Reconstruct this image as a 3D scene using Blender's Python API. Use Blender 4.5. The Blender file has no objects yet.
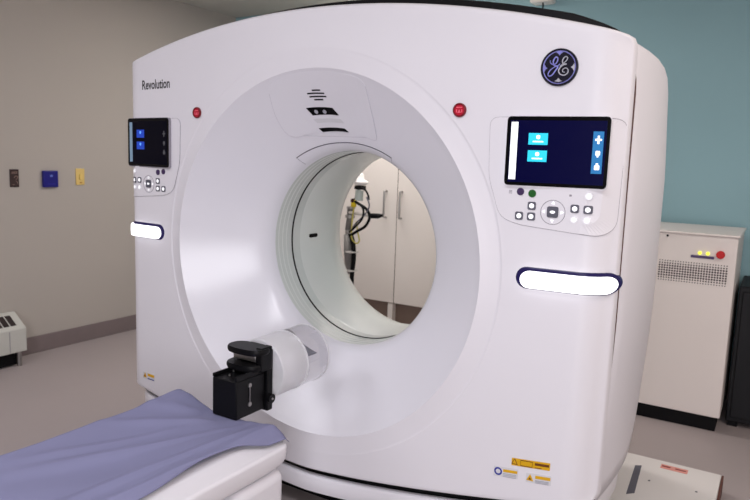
import bpy, bmesh, math, random
from mathutils import Vector, Matrix
from math import pi, sin, cos, radians as rad
random.seed(3)
SC = bpy.context.scene
COL = SC.collection
H = 1.05                      # height of the bore centre above the floor

# ------------------------------------------------------------------ camera
cam_d = bpy.data.cameras.new('camera')
cam_d.sensor_width = 36.0
cam_d.lens = 666 / 750 * 36.0
cam = bpy.data.objects.new('camera', cam_d)
COL.objects.link(cam)
R_ = Vector((0.852, 0.522, 0.034)).normalized()
F_ = Vector((-0.514, 0.848, -0.134)).normalized()
U_ = R_.cross(F_).normalized()
R_ = F_.cross(U_)
M = Matrix((R_, U_, -F_)).transposed().to_4x4()
M.translation = Vector((1.502, -1.988, 0.368 + H))
cam.matrix_world = M
cam_d.dof.use_dof = True
cam_d.dof.focus_distance = 2.35
cam_d.dof.aperture_fstop = 4.0
cam_d.clip_start = 0.02
SC.camera = cam

# ------------------------------------------------------------------ world, lights, exposure
w = bpy.data.worlds.new('world'); SC.world = w; w.use_nodes = True
bg = w.node_tree.nodes['Background']
bg.inputs[0].default_value = (0.85, 0.86, 1.0, 1); bg.inputs[1].default_value = 0.25
SC.view_settings.view_transform = 'Standard'
SC.view_settings.look = 'None'
SC.view_settings.gamma = 1.0
SC.view_settings.use_curve_mapping = False
SC.view_settings.exposure = 0.0

def area(name, loc, size, power, col=(1, .97, .95), target=None):
    d = bpy.data.lights.new(name, 'AREA'); d.shape = 'RECTANGLE'
    d.size, d.size_y = size; d.energy = power; d.color = col
    o = bpy.data.objects.new(name, d); COL.objects.link(o); o.location = loc
    if target:
        v = Vector(target) - Vector(loc)
        o.rotation_euler = v.to_track_quat('-Z', 'Y').to_euler()
    return o
area('ceiling_lamp_near', (0.9, -1.7, 2.60), (1.2, .6), 27, (.96, .95, 1))
area('ceiling_lamp_left', (-1.5, -1.6, 2.60), (1.2, .6), 20, (.94, .93, 1))
area('ceiling_lamp_right', (2.3, 0.3, 2.60), (.6, 1.2), 22, (1, .88, .80))
area('ceiling_lamp_rear', (-1.0, 1.75, 2.60), (1.2, .5), 34, (1, .94, .9))
area('fill_light_front', (1.9, -4.1, 1.35), (2.2, 1.5), 98, (.96, .95, 1), (0, 0, .9))  # added fill from behind the camera, set for the funnel's shading

# ------------------------------------------------------------------ materials
MATS = {}
def mat(name, col, rough=.5, metal=0., emit=None, es=1., trans=0., ior=1.45, coat=0., noise=None, bump=None, alpha=1., spec=.5):
    if name in MATS: return MATS[name]
    m = bpy.data.materials.new(name); m.use_nodes = True
    nt = m.node_tree; b = nt.nodes['Principled BSDF']
    b.inputs['Base Color'].default_value = (*col, 1)
    b.inputs['Roughness'].default_value = rough
    b.inputs['Metallic'].default_value = metal
    b.inputs['IOR'].default_value = ior
    b.inputs['Transmission Weight'].default_value = trans
    b.inputs['Coat Weight'].default_value = coat
    b.inputs['Alpha'].default_value = alpha
    b.inputs['Specular IOR Level'].default_value = spec
    if emit:
        b.inputs['Emission Color'].default_value = (*emit, 1)
        b.inputs['Emission Strength'].default_value = es
    if noise or bump:
        tc = nt.nodes.new('ShaderNodeTexCoord')
        n = nt.nodes.new('ShaderNodeTexNoise')
        n.inputs['Scale'].default_value = (noise or bump)[0]
        n.inputs['Detail'].default_value = 6
        nt.links.new(tc.outputs['Object'], n.inputs['Vector'])
        if noise:
            mx = nt.nodes.new('ShaderNodeMix'); mx.data_type = 'RGBA'
            k = noise[1]
            mx.inputs[6].default_value = (*[max(0, c * (1 - k)) for c in col], 1)
            mx.inputs[7].default_value = (*[min(1, c * (1 + k)) for c in col], 1)
            nt.links.new(n.outputs['Fac'], mx.inputs[0])
            nt.links.new(mx.outputs[2], b.inputs['Base Color'])
        if bump:
            bp = nt.nodes.new('ShaderNodeBump')
            bp.inputs['Strength'].default_value = bump[1]
            bp.inputs['Distance'].default_value = .002
            nt.links.new(n.outputs['Fac'], bp.inputs['Height'])
            nt.links.new(bp.outputs['Normal'], b.inputs['Normal'])
    MATS[name] = m
    return m
def srgb(r, g, b):
    f = lambda c: (c / 255) ** 2.2
    return (f(r), f(g), f(b))

WHITE = mat('gantry_white_plastic', srgb(232, 230, 237), .42, noise=(3, .012))
FUNNEL = mat('funnel_gloss_plastic', srgb(234, 233, 241), .2, noise=(3, .01))
LINER = mat('bore_liner_acrylic', srgb(220, 224, 221), .18, noise=(4, .02))
LINER2 = mat('bore_window_acrylic', srgb(212, 217, 214), .12, noise=(9, .04))
BLACK = mat('black_plastic', (.003, .003, .004), .5, noise=(20, .2), spec=.2)
GLOSSBLACK = mat('glossy_black', (.002, .002, .003), .22, noise=(20, .2), spec=.12)
ANODISED = mat('black_anodised_metal', (.003, .003, .004), .45, noise=(60, .3), spec=.22)
WALL_L = mat('painted_wall_greige', srgb(180, 173, 166), .85, noise=(1.2, .03), bump=(180, .25))
WALL_B = mat('painted_wall_teal', srgb(146, 182, 191), .85, noise=(1.5, .03), bump=(180, .25))
CEIL = mat('ceiling_paint', srgb(200, 196, 188), .9, noise=(2, .02))
FLOOR = mat('vinyl_floor', srgb(168, 158, 158), .45, noise=(1.6, .05))
BASEB = mat('vinyl_baseboard', srgb(124, 112, 112), .6, noise=(12, .06))
GREYLINE = mat('grey_line', srgb(150, 146, 156), .5, noise=(20, .1))
DKGREY = mat('dark_grey_rubber', srgb(92, 92, 104), .5, noise=(20, .1))
RED = mat('red_button', srgb(190, 20, 50), .35, noise=(50, .1))
PINK = mat('pink_print', srgb(240, 110, 130), .5, noise=(50, .1))
PALE = mat('pale_key', srgb(240, 240, 246), .35, emit=(1, 1, 1), es=.08, noise=(50, .02))
LIT = mat('lit_icon', srgb(250, 250, 255), .4, emit=(.95, .97, 1), es=.6, noise=(50, .02))
PURPLE = mat('purple_key', srgb(66, 48, 88), .4, noise=(50, .1))
GREEN = mat('green_key', srgb(28, 92, 34), .4, noise=(50, .1))
YELLOW = mat('warning_yellow', srgb(222, 170, 20), .5, noise=(50, .06))
BLUEINK = mat('blue_ink', srgb(40, 50, 150), .5, noise=(50, .06))
BROWNINK = mat('brown_ink', srgb(110, 62, 20), .5, noise=(50, .1))
LABELW = mat('label_white', srgb(216, 216, 222), .5, noise=(50, .04))
LABELG = mat('label_grey_text', srgb(170, 170, 180), .5, noise=(50, .1))
CHROME = mat('chrome', srgb(205, 205, 225), .15, 1., noise=(50, .03))
STEEL = mat('brushed_steel', srgb(170, 168, 166), .35, 1., noise=(60, .08))
NAVY = mat('emblem_navy', srgb(14, 12, 36), .25, noise=(30, .1))
LILAC = mat('emblem_lilac_metal', srgb(150, 150, 225), .3, .6, noise=(30, .05))
LAMPLENS = mat('lamp_lens', (1, 1, 1), .4, emit=(.96, .96, 1), es=1.7, noise=(50, .01))
LAMPRIM = mat('lamp_rim_indigo', srgb(14, 11, 46), .25, emit=(.1, .07, .45), es=.12, noise=(50, .05))
SCR = mat('screen_navy', (.0005, .0005, .008), .3, emit=(.001, .001, .028), es=1., noise=(9, .2), spec=.08)
SCRW = mat('screen_white_bar', (.5, .5, .5), .4, emit=(.95, .97, 1), es=1., noise=(50, .01), spec=.2)
SCRC = mat('screen_cyan_tile', (.02, .3, .4), .4, emit=(.02, .55, .75), es=1., noise=(50, .02), spec=.2)
SCRB = mat('screen_blue_column', (.02, .1, .25), .4, emit=(.01, .13, .32), es=1., noise=(50, .02), spec=.2)
SCRL = mat('screen_black_dim', (.0005, .0005, .002), .3, emit=(.0, .0, .003), es=1., noise=(9, .2), spec=.08)  # left screen set: viewing-angle dimming put into the colours
SCRLW = mat('screen_dim_bar', (.1, .14, .18), .4, emit=(.12, .18, .25), es=1., noise=(50, .02), spec=.2)
SCRLB = mat('screen_dim_blue', (.01, .03, .2), .4, emit=(.01, .04, .35), es=1., noise=(50, .02), spec=.2)
SCRLI = mat('screen_dim_icon', (.1, .2, .4), .4, emit=(.1, .35, 1), es=1., noise=(50, .02), spec=.2)
SCRLG = mat('screen_dim_grey', (.05, .05, .05), .4, emit=(.04, .04, .05), es=1., noise=(50, .02), spec=.2)
CABINET = mat('ups_beige_paint', srgb(236, 228, 224), .5, noise=(2, .02))
DOORM = mat('cupboard_laminate', srgb(232, 226, 220), .5, noise=(2, .02))
DOORSH = mat('cupboard_plinth', srgb(134, 116, 106), .6, noise=(8, .06))
HEATER = mat('heater_enamel', srgb(196, 196, 190), .5, noise=(3, .03))
SHEET = mat('blue_sheet_fabric', srgb(126, 127, 160), .75, noise=(5, .03), bump=(400, .3))
TABLEW = mat('table_white_plastic', srgb(226, 224, 230), .35, noise=(3, .015))
TABLEG = mat('table_grey_plastic', srgb(168, 162, 160), .5, noise=(3, .03))

# ------------------------------------------------------------------ mesh helpers
def mk(name, bm, m, parent=None, smooth=False, bevel=0, seg=2, label=None, autosmooth=None):
    bmesh.ops.remove_doubles(bm, verts=bm.verts, dist=1e-6)
    bmesh.ops.recalc_face_normals(bm, faces=bm.faces)
    me = bpy.data.meshes.new(name); bm.to_mesh(me); bm.free()
    ms = m if isinstance(m, (list, tuple)) else [m]
    for q in ms: me.materials.append(q)
    o = bpy.data.objects.new(name, me); COL.objects.link(o)
    if smooth:
        for p in me.polygons: p.use_smooth = True
        if autosmooth: 
            me.set_sharp_from_angle(angle=rad(autosmooth))
    if bevel:
        b = o.modifiers.new('bevel', 'BEVEL'); b.width = bevel; b.segments = seg
        b.limit_method = 'ANGLE'; b.angle_limit = rad(40)
        for p in me.polygons: p.use_smooth = True
        me.set_sharp_from_angle(angle=rad(50))
    if parent:
        o.parent = parent
        wl = WL[parent.name]
        WL[o.name] = wl
        o.matrix_parent_inverse = Matrix.Translation(-wl)
        if parent.type != 'EMPTY':     # sub-part: parent mesh already carries the shift
            o.matrix_parent_inverse = Matrix.Identity(4)
    else:
        WL[o.name] = Vector((0, 0, 0))
    if label: o['label'] = label
    return o
WL = {}
def thing(name, loc, label, cat, group=None):
    o = bpy.data.objects.new(name, None); COL.objects.link(o)
    o.location = loc; o.empty_display_size = .1
    o['label'] = label; o['category'] = cat
    if group: o['group'] = group
    WL[o.name] = Vector(loc)
    return o
def tag(o, label, cat, group=None):
    o['label'] = label; o['category'] = cat
    if group: o['group'] = group
    return o
def struct(name, bm, m, **k):
    o = mk(name, bm, m, **k); o['kind'] = 'structure'; return o
def box(bm, a, b, mi=0):
    x0, y0, z0 = a; x1, y1, z1 = b
    v = [bm.verts.new(p) for p in ((x0,y0,z0),(x1,y0,z0),(x1,y1,z0),(x0,y1,z0),(x0,y0,z1),(x1,y0,z1),(x1,y1,z1),(x0,y1,z1))]
    for f in ((0,3,2,1),(4,5,6,7),(0,1,5,4),(1,2,6,5),(2,3,7,6),(3,0,4,7)):
        q = bm.faces.new([v[i] for i in f]); q.material_index = mi
    return v
def nb(): return bmesh.new()
def boxm(a, b):
    bm = nb(); box(bm, a, b); return bm
def tube(bm, pts, r, n=10, closed=False, cap=True, mi=0):
    pts = [Vector(p) for p in pts]; rings = []; N = len(pts)
    up = None
    for i, p in enumerate(pts):
        if closed: t = pts[(i+1) % N] - pts[i-1]
        else: t = pts[min(i+1, N-1)] - pts[max(i-1, 0)]
        t.normalize()
        if up is None:
            up = t.orthogonal().normalized()
        up = (up - t * up.dot(t)).normalized()
        s = t.cross(up)
        rr = r[i] if isinstance(r, (list, tuple)) else r
        rings.append([bm.verts.new(p + (up * cos(2*pi*k/n) + s * sin(2*pi*k/n)) * rr) for k in range(n)])
    for i in range(N if closed else N-1):
        a, b = rings[i], rings[(i+1) % N]
        for k in range(n):
            f = bm.faces.new((a[k], a[(k+1) % n], b[(k+1) % n], b[k])); f.material_index = mi
    if cap and not closed:
        bm.faces.new(rings[0][::-1]).material_index = mi; bm.faces.new(rings[-1]).material_index = mi
def spline(P, n=8, closed=False):
    P = [Vector(p) for p in P]; out = []; N = len(P)
    rng = N if closed else N-1
    for i in range(rng):
        g = lambda k: P[k % N] if closed else P[max(0, min(N-1, k))]
        a, b, c, d = g(i-1), g(i), g(i+1), g(i+2)
        for j in range(n):
            t = j / n
            out.append(.5*((2*b)+(-a+c)*t+(2*a-5*b+4*c-d)*t*t+(-a+3*b-3*c+d)*t**3))
    if not closed: out.append(P[-1])
    return out
def loft(bm, rings, closed=True, cap=False, mi=0):
    R = [[bm.verts.new(p) for p in r] for r in rings]
    for a, b in zip(R, R[1:]):
        n = len(a)
        for k in range(n if closed else n-1):
            f = bm.faces.new((a[k], a[(k+1) % n], b[(k+1) % n], b[k])); f.material_index = mi
    if cap:
        bm.faces.new(R[0][::-1]).material_index = mi; bm.faces.new(R[-1]).material_index = mi
    return R
def cyl(bm, c, axis, r0, h, r1=None, n=32, cap=True, mi=0):
    c = Vector(c); a = Vector(axis).normalized(); u = a.orthogonal().normalized(); v = a.cross(u)
    r1 = r0 if r1 is None else r1
    loft(bm, [[c + (u*cos(2*pi*k/n)+v*sin(2*pi*k/n))*r for k in range(n)] for c, r in ((c, r0), (c + a*h, r1))], cap=cap, mi=mi)

# ------------------------------------------------------------------ room
XL, XR, YB, YF, ZC = -2.855, 3.0, 2.645, -4.2, 1.595 + H
struct('floor', boxm((XL-.1, YF-.1, -.1), (XR+.1, YB+.1, 0)), FLOOR)
struct('ceiling', boxm((XL-.1, YF-.1, ZC), (XR+.1, YB+.1, ZC+.1)), CEIL)
struct('wall_left', boxm((XL-.1, YF, 0), (XL, YB, ZC)), WALL_L)
struct('wall_back', boxm((XL-.1, YB, 0), (XR+.1, YB+.1, ZC)), WALL_B)
struct('wall_right', boxm((XR, YF, 0), (XR+.1, YB, ZC)), WALL_L)
struct('wall_front', boxm((XL-.1, YF-.1, 0), (XR+.1, YF, ZC)), WALL_L)
def baseb(name, a, b): struct(name, boxm(a, b), BASEB, bevel=.003)
baseb('baseboard_left', (XL, YF, 0), (XL+.012, YB, .118))
baseb('baseboard_back', (XL+.012, YB-.012, 0), (XR, YB, .118))

# ------------------------------------------------------------------ CT gantry
G = thing('ct_scanner_gantry', (0, .55, 0), 'large white ring-shaped CT scanner gantry with a round bore through it', 'CT scanner')
def face_y(x):
    x = abs(x)
    y = .002 + .035 * x * x
    if x > 1.0: y += 9 * (x - 1.0) ** 2
    return y
def ztop(x): return .896 - .13 * x * x
def zbot(x): return -.832 + .122 * abs(x) ** 1.4 + .012 * x
def FP(x, z, w=0):            # a point standing w proud of the front face
    return Vector((x, face_y(x) - w, z + H))
def sd(x, z, W=1.084, dt=0, db=0, k=.008):
    d = [abs(x) - W, z - ztop(x) - dt, zbot(x) - db - z]
    m = max(d)
    return m + k * math.log(sum(math.exp((q - m) / k) for q in d))
def rout(th, **kw):
    lo, hi = .5, 2.2
    for _ in range(40):
        m = (lo + hi) / 2
        if sd(m*sin(th), m*cos(th), **kw) > 0: hi = m
        else: lo = m
    return lo
NT = 480
TH = [2*pi*k/NT for k in range(NT)]
RO = [rout(t) for t in TH]
R2, R1 = .762, .69
bm = nb(); rings = []
for j in range(21):
    s = j / 20
    rings.append([FP((R2+(RO[k]-R2)*s)*sin(t), (R2+(RO[k]-R2)*s)*cos(t)) for k, t in enumerate(TH)])
for dr, dy in ((.004, .002), (.008, .008), (.011, .018), (.013, .034)):
    rings.append([FP(RO[k]*sin(t), RO[k]*cos(t)) + Vector((dr*sin(t), dy, dr*cos(t))) for k, t in enumerate(TH)])
inner = []
for r in (.692, .70, .71, .725, .74, .750, .7555, .759, .7605):      # lip ring: flush above and below, standing proud at the sides
    q = (r - .692)/.07
    dip = .0045 if .70 < r < .757 else (.0015 if r < .76 else 0)
    inner.append([Vector((r*sin(t), .007*(1-q) + face_y(R2*sin(t))*q + dip*sin(t)**2*q**.5, r*cos(t)+H)) for t in TH])
loft(bm, inner + rings)
front = mk('front_cover', bm, WHITE, G, smooth=True)
# funnel: lathe about the bore axis
def lathe(prof, n=192):
    return [[Vector((r*sin(2*pi*k/n), y, r*cos(2*pi*k/n)+H)) for k in range(n)] for r, y in prof]
PROF = [(.692, .010), (.689, .0125), (.684, .0175), (.66, .0375), (.62, .071), (.58, .105), (.54, .139), (.50, .172), (.465, .202), (.44, .2235), (.425, .238), (.413, .254), (.405, .272), (.401, .295)]
def cone_y(r):
    for (a, ya), (b, yb) in zip(PROF, PROF[1:]):
        if b <= r <= a: return ya + (yb - ya) * (a - r) / (a - b)
    return PROF[-1][1]
def CP(thd, r, w=0):          # a point standing w proud of the funnel surface
    t = rad(thd); n = .7071 * w
    return Vector(((r - n)*sin(t), cone_y(r) - n, (r - n)*cos(t) + H))
bm = nb(); rings = lathe(PROF)
for (r, y), R in zip(PROF, rings):      # the outer lip follows the curved front face
    q = max(0, min(1, (r - .62)/.072))
    for v in R: v.y -= q*.003
loft(bm, rings); mk('bore_funnel', bm, FUNNEL, G, smooth=True)
bm = nb(); loft(bm, lathe([(.401, .295), (.4, .32), (.4, .37), (.4, .408)])); mk('bore_window', bm, LINER2, G, smooth=True)
for y in (.318, .345, .372):
    bm = nb(); loft(bm, lathe([(.4002, y-.004), (.3985, y-.002), (.3985, y+.002), (.4002, y+.004)])); mk('window_rib', bm, LINER, G, smooth=True)
bm = nb(); loft(bm, lathe([(.403, .406), (.3975, .4075), (.3975, .4145), (.403, .416)])); mk('seal_ring', bm, GLOSSBLACK, G, smooth=True)
bm = nb(); loft(bm, lathe([(.4, .414), (.4, .45), (.4, .47)])); mk('bore_liner', bm, LINER2, G, smooth=True)
bm = nb(); loft(bm, lathe([(.4, .47), (.3985, .475), (.3985, .7), (.405, .76), (.43, .84), (.47, .9), (.55, .98), (.68, 1.09), (.72, 1.12)])); mk('rear_bore_liner', bm, LINER, G, smooth=True)
# sensor mark in the bore
bm = nb()
def pillring(hw, hh, n=10):
    out = []
    for s in (1, -1):
        for k in range(n+1):
            a = -pi/2 + pi*k/n
            out.append((s*((hw-hh) + hh*cos(a)), s*hh*sin(a)))
    return out
def tubepill(yc, tc, hw, hh, r):
    return [Vector((r*sin(tc + v/.4), yc+u, r*cos(tc + v/.4)+H)) for u, v in pillring(hw, hh)]
loft(bm, [tubepill(.57, rad(-90), .032, .009, .4), tubepill(.57, rad(-90), .032, .009, .395)]); bm.faces.new([bm.verts.new(p) for p in tubepill(.57, rad(-90), .032, .009, .395)])
mk('sensor_window', bm, GLOSSBLACK, G)

# rear cover: lofted shell with bulging sides
ST = [(.11, 1.07, 0, -.73), (.148, 1.092, 0, -.73), (.154, 1.098, .0, -.73), (.2, 1.112, .006, -.73), (.3, 1.128, .012, -.71), (.4, 1.137, .018, -.70), (.5, 1.139, .026, -.685),
      (.6, 1.133, .036, -.65), (.7, 1.122, .056, -.60), (.8, 1.106, .068, -.545), (.9, 1.092, .082, -.50), (1.0, 1.062, .10, -.51), (1.07, 1.03, .12, -.49), (1.12, .98, .15, -.47), (1.14, .93, .19, -.45)]
def outline_rear(y, W, drop, zb):
    pts = []
    zc = ztop(1.075) - drop*.8 + .004
    rc = .012 + drop*.9
    nside = 24
    # start at bottom right, go up the side, round, across the top, down the left
    def wz(z):
        return W - .034 * (max(0, (-.1 - z)) / .6)**1.3 - .02*max(0,(z-.35))/.4
    for k in range(nside+1):
        z = zb + (zc - rc - zb) * k / nside
        pts.append((wz(z), z))
    xs = wz(zc - rc)
    for k in range(1, 7):
        a = pi/2 * k/6
        pts.append((xs - rc + rc*cos(a), zc - rc + rc*sin(a)))
    xe = xs - rc
    for k in range(1, 41):
        x = xe - 2*xe*k/40
        if k < 40: pts.append((x, zc + (ztop(x) - ztop(xe))*.8))
    right = pts[:nside+1+6]
    pts += [(-x, z) for x, z in right[::-1]]
    return [Vector((x, y, z + H)) for x, z in pts]
bm = nb()
rr = [outline_rear(*s) for s in ST]
loft(bm, rr, closed=False)
# bottom rim lip
for side in (0, -1):
    pass
rear = mk('rear_cover', bm, WHITE, G, smooth=True)
sol = rear.modifiers.new('thick', 'SOLIDIFY'); sol.thickness = .012; sol.offset = -1
# rear annular face
bm = nb()
out = []
for t in TH:
    lo, hi = .5, 1.6
    for _ in range(30):
        m = (lo+hi)/2; x, z = m*sin(t), m*cos(t)
        if max(abs(x)-.93, z-(ztop(x)-.2), -.47-z-.25) > 0: hi = m
        else: lo = m
    out.append(lo)
loft(bm, [[Vector((.72*sin(t), 1.12, .72*cos(t)+H)) for t in TH], [Vector((max(.74, o)*sin(t), 1.14, max(.74, o)*cos(t)+H)) for o, t in zip(out, TH)]])
mk('back_panel', bm, WHITE, G, smooth=True)
# black band over the top between the covers
bm = nb(); rr = []
for k in range(61):
    x = -.75 + 1.815*k/60
    s = min(1, (x+.75)/1.2, (1.065-x)/.15); s = max(0, s) ** .6
    h = ztop(x) + .008 + .029*s
    y0 = face_y(x) + .05
    rr.append([Vector((x, y0, ztop(x)-.05+H)), Vector((x, y0, h-.004+H)), Vector((x, y0+.006, h+H)), Vector((x, y0+.10, h+H)), Vector((x, y0+.14, ztop(x)-.03+H))])
loft(bm, rr, closed=True, cap=True); mk('top_trim_band', bm, BLACK, G, smooth=True, autosmooth=40)
# dark inner core seen through the gaps
bm = nb()
rr = []
for y, f in ((.06, .985), (.12, .985)):
    rr.append([Vector((f*RO[k]*sin(t), y + max(0, face_y(min(1, abs(RO[k]*sin(t))))), f*RO[k]*cos(t)+H)) for k, t in enumerate(TH)])
loft(bm, rr); mk('inner_frame', bm, BLACK, G, smooth=True)
# lower skirt (white band under the dark gap) and dark base
def plan(inset, n=40, yb=1.0):
    pts = []
    for k in range(n+1):
        x = -1.06 + inset + 2*(1.06-inset)*k/n
        pts.append((x, face_y(x) + .012 + inset + .05*(abs(x)/1.06)**14))
    pts += [(1.07-inset, .25), (1.07-inset, .55), (1.03-inset, .85), (.9-inset, yb-inset), (-.9+inset, yb-inset), (-1.03+inset, .85), (-1.07+inset, .55), (-1.07+inset, .25)]
    return pts
bm = nb()
P0 = plan(0)
zt = lambda x: zbot(max(-1, min(1.0, x))) - .040
def ztb(p): return zt(p[0]) if p[1] < .2 else -.70
rings = []
for ins, dz in ((.03, .0), (.006, .0), (0, -.006), (0, -.05), (.004, -.066), (.02, -.07)):
    q = plan(ins)
    rings.append([Vector((x, y, (ztb((x, y)) if dz > -.04 else (zt(x) if y < .2 else -.78)) + dz + H)) for x, y in q])
loft(bm, rings); mk('lower_skirt', bm, WHITE, G, smooth=True, autosmooth=50)
bm = nb()
loft(bm, [[Vector((x, y, z)) for x, y in plan(i)] for i, z in ((.16, 0), (.16, .1), (.12, .16), (.10, H-.83))], cap=True)
mk('base_plinth', bm, BLACK, G)
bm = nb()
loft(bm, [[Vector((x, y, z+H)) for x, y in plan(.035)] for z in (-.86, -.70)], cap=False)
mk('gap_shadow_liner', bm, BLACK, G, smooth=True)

# ---- decals and controls on the front face
def face_poly(pts, w, m, name, parent=G, back=None, label=None, rnd=0, smooth=False):
    """closed outline in (x, z) given body from face up to w proud"""
    bm = nb()
    if rnd: pts = round_poly(pts, rnd)
    # subdivide long edges so that the plate follows the face
    q = []
    for a, b in zip(pts, pts[1:]+pts[:1]):
        n = max(1, int(abs(a[0]-b[0])/.03))
        for k in range(n): q.append((a[0]+(b[0]-a[0])*k/n, a[1]+(b[1]-a[1])*k/n))
    base = [FP(x, z, back if back is not None else -.002) for x, z in q]
    top = [FP(x, z, w) for x, z in q]
    R = loft(bm, [base, top])
    cx = sum(p[0] for p in q)/len(q); cz = sum(p[1] for p in q)/len(q)
    # fill top with strips by column
    inn = top
    for s in (.8, .6, .4, .2):
        nx = [FP(cx+(x-cx)*s, cz+(z-cz)*s, w) for x, z in q]
        loft(bm, [inn, nx]); inn = nx
    bm.faces.new([bm.verts.new(p) for p in inn])
    return mk(name, bm, m, parent, label=label)
def round_poly(pts, r, n=5):
    out = []
    N = len(pts)
    for i in range(N):
        p = Vector(pts[i]); a = Vector(pts[i-1]); b = Vector(pts[(i+1) % N])
        da = (a-p); db = (b-p); ra = min(r, da.length*.45); rb = min(r, db.length*.45)
        A = p + da.normalized()*ra; B = p + db.normalized()*rb
        for k in range(n+1):
            t = k/n
            c = A*(1-t)**2 + p*2*t*(1-t) + B*t*t
            out.append((c.x, c.y))
    return out
def circ(x, z, r, n=24, ry=None): return [(x + r*cos(2*pi*k/n), z + (ry or r)*sin(2*pi*k/n)) for k in range(n)]
def ann(x, z, r0, r1, w, m, name, parent=G, n=40):
    bm = nb()
    rings = [[FP(x+r*cos(2*pi*k/n), z+r*sin(2*pi*k/n), ww) for k in range(n)] for r, ww in ((r1, -.001), (r1, w*.7), ((r1*.8+r0*.2), w), ((r1*.2+r0*.8), w), (r0, w*.6))]
    loft(bm, rings); return mk(name, bm, m, parent, smooth=True)
def face_line(pts, r, m, name, parent=G, w=.0005, closed=True):
    bm = nb(); q = []
    L = list(zip(pts, pts[1:] + (pts[:1] if closed else [])))
    for a, b in L:
        n = max(1, int(math.hypot(a[0]-b[0], a[1]-b[1])/.02))
        for k in range(n): q.append(FP(a[0]+(b[0]-a[0])*k/n, a[1]+(b[1]-a[1])*k/n, w))
    if not closed: q.append(FP(*pts[-1], w))
    tube(bm, q, r, 6, closed=closed); return mk(name, bm, m, parent, smooth=True)

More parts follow.
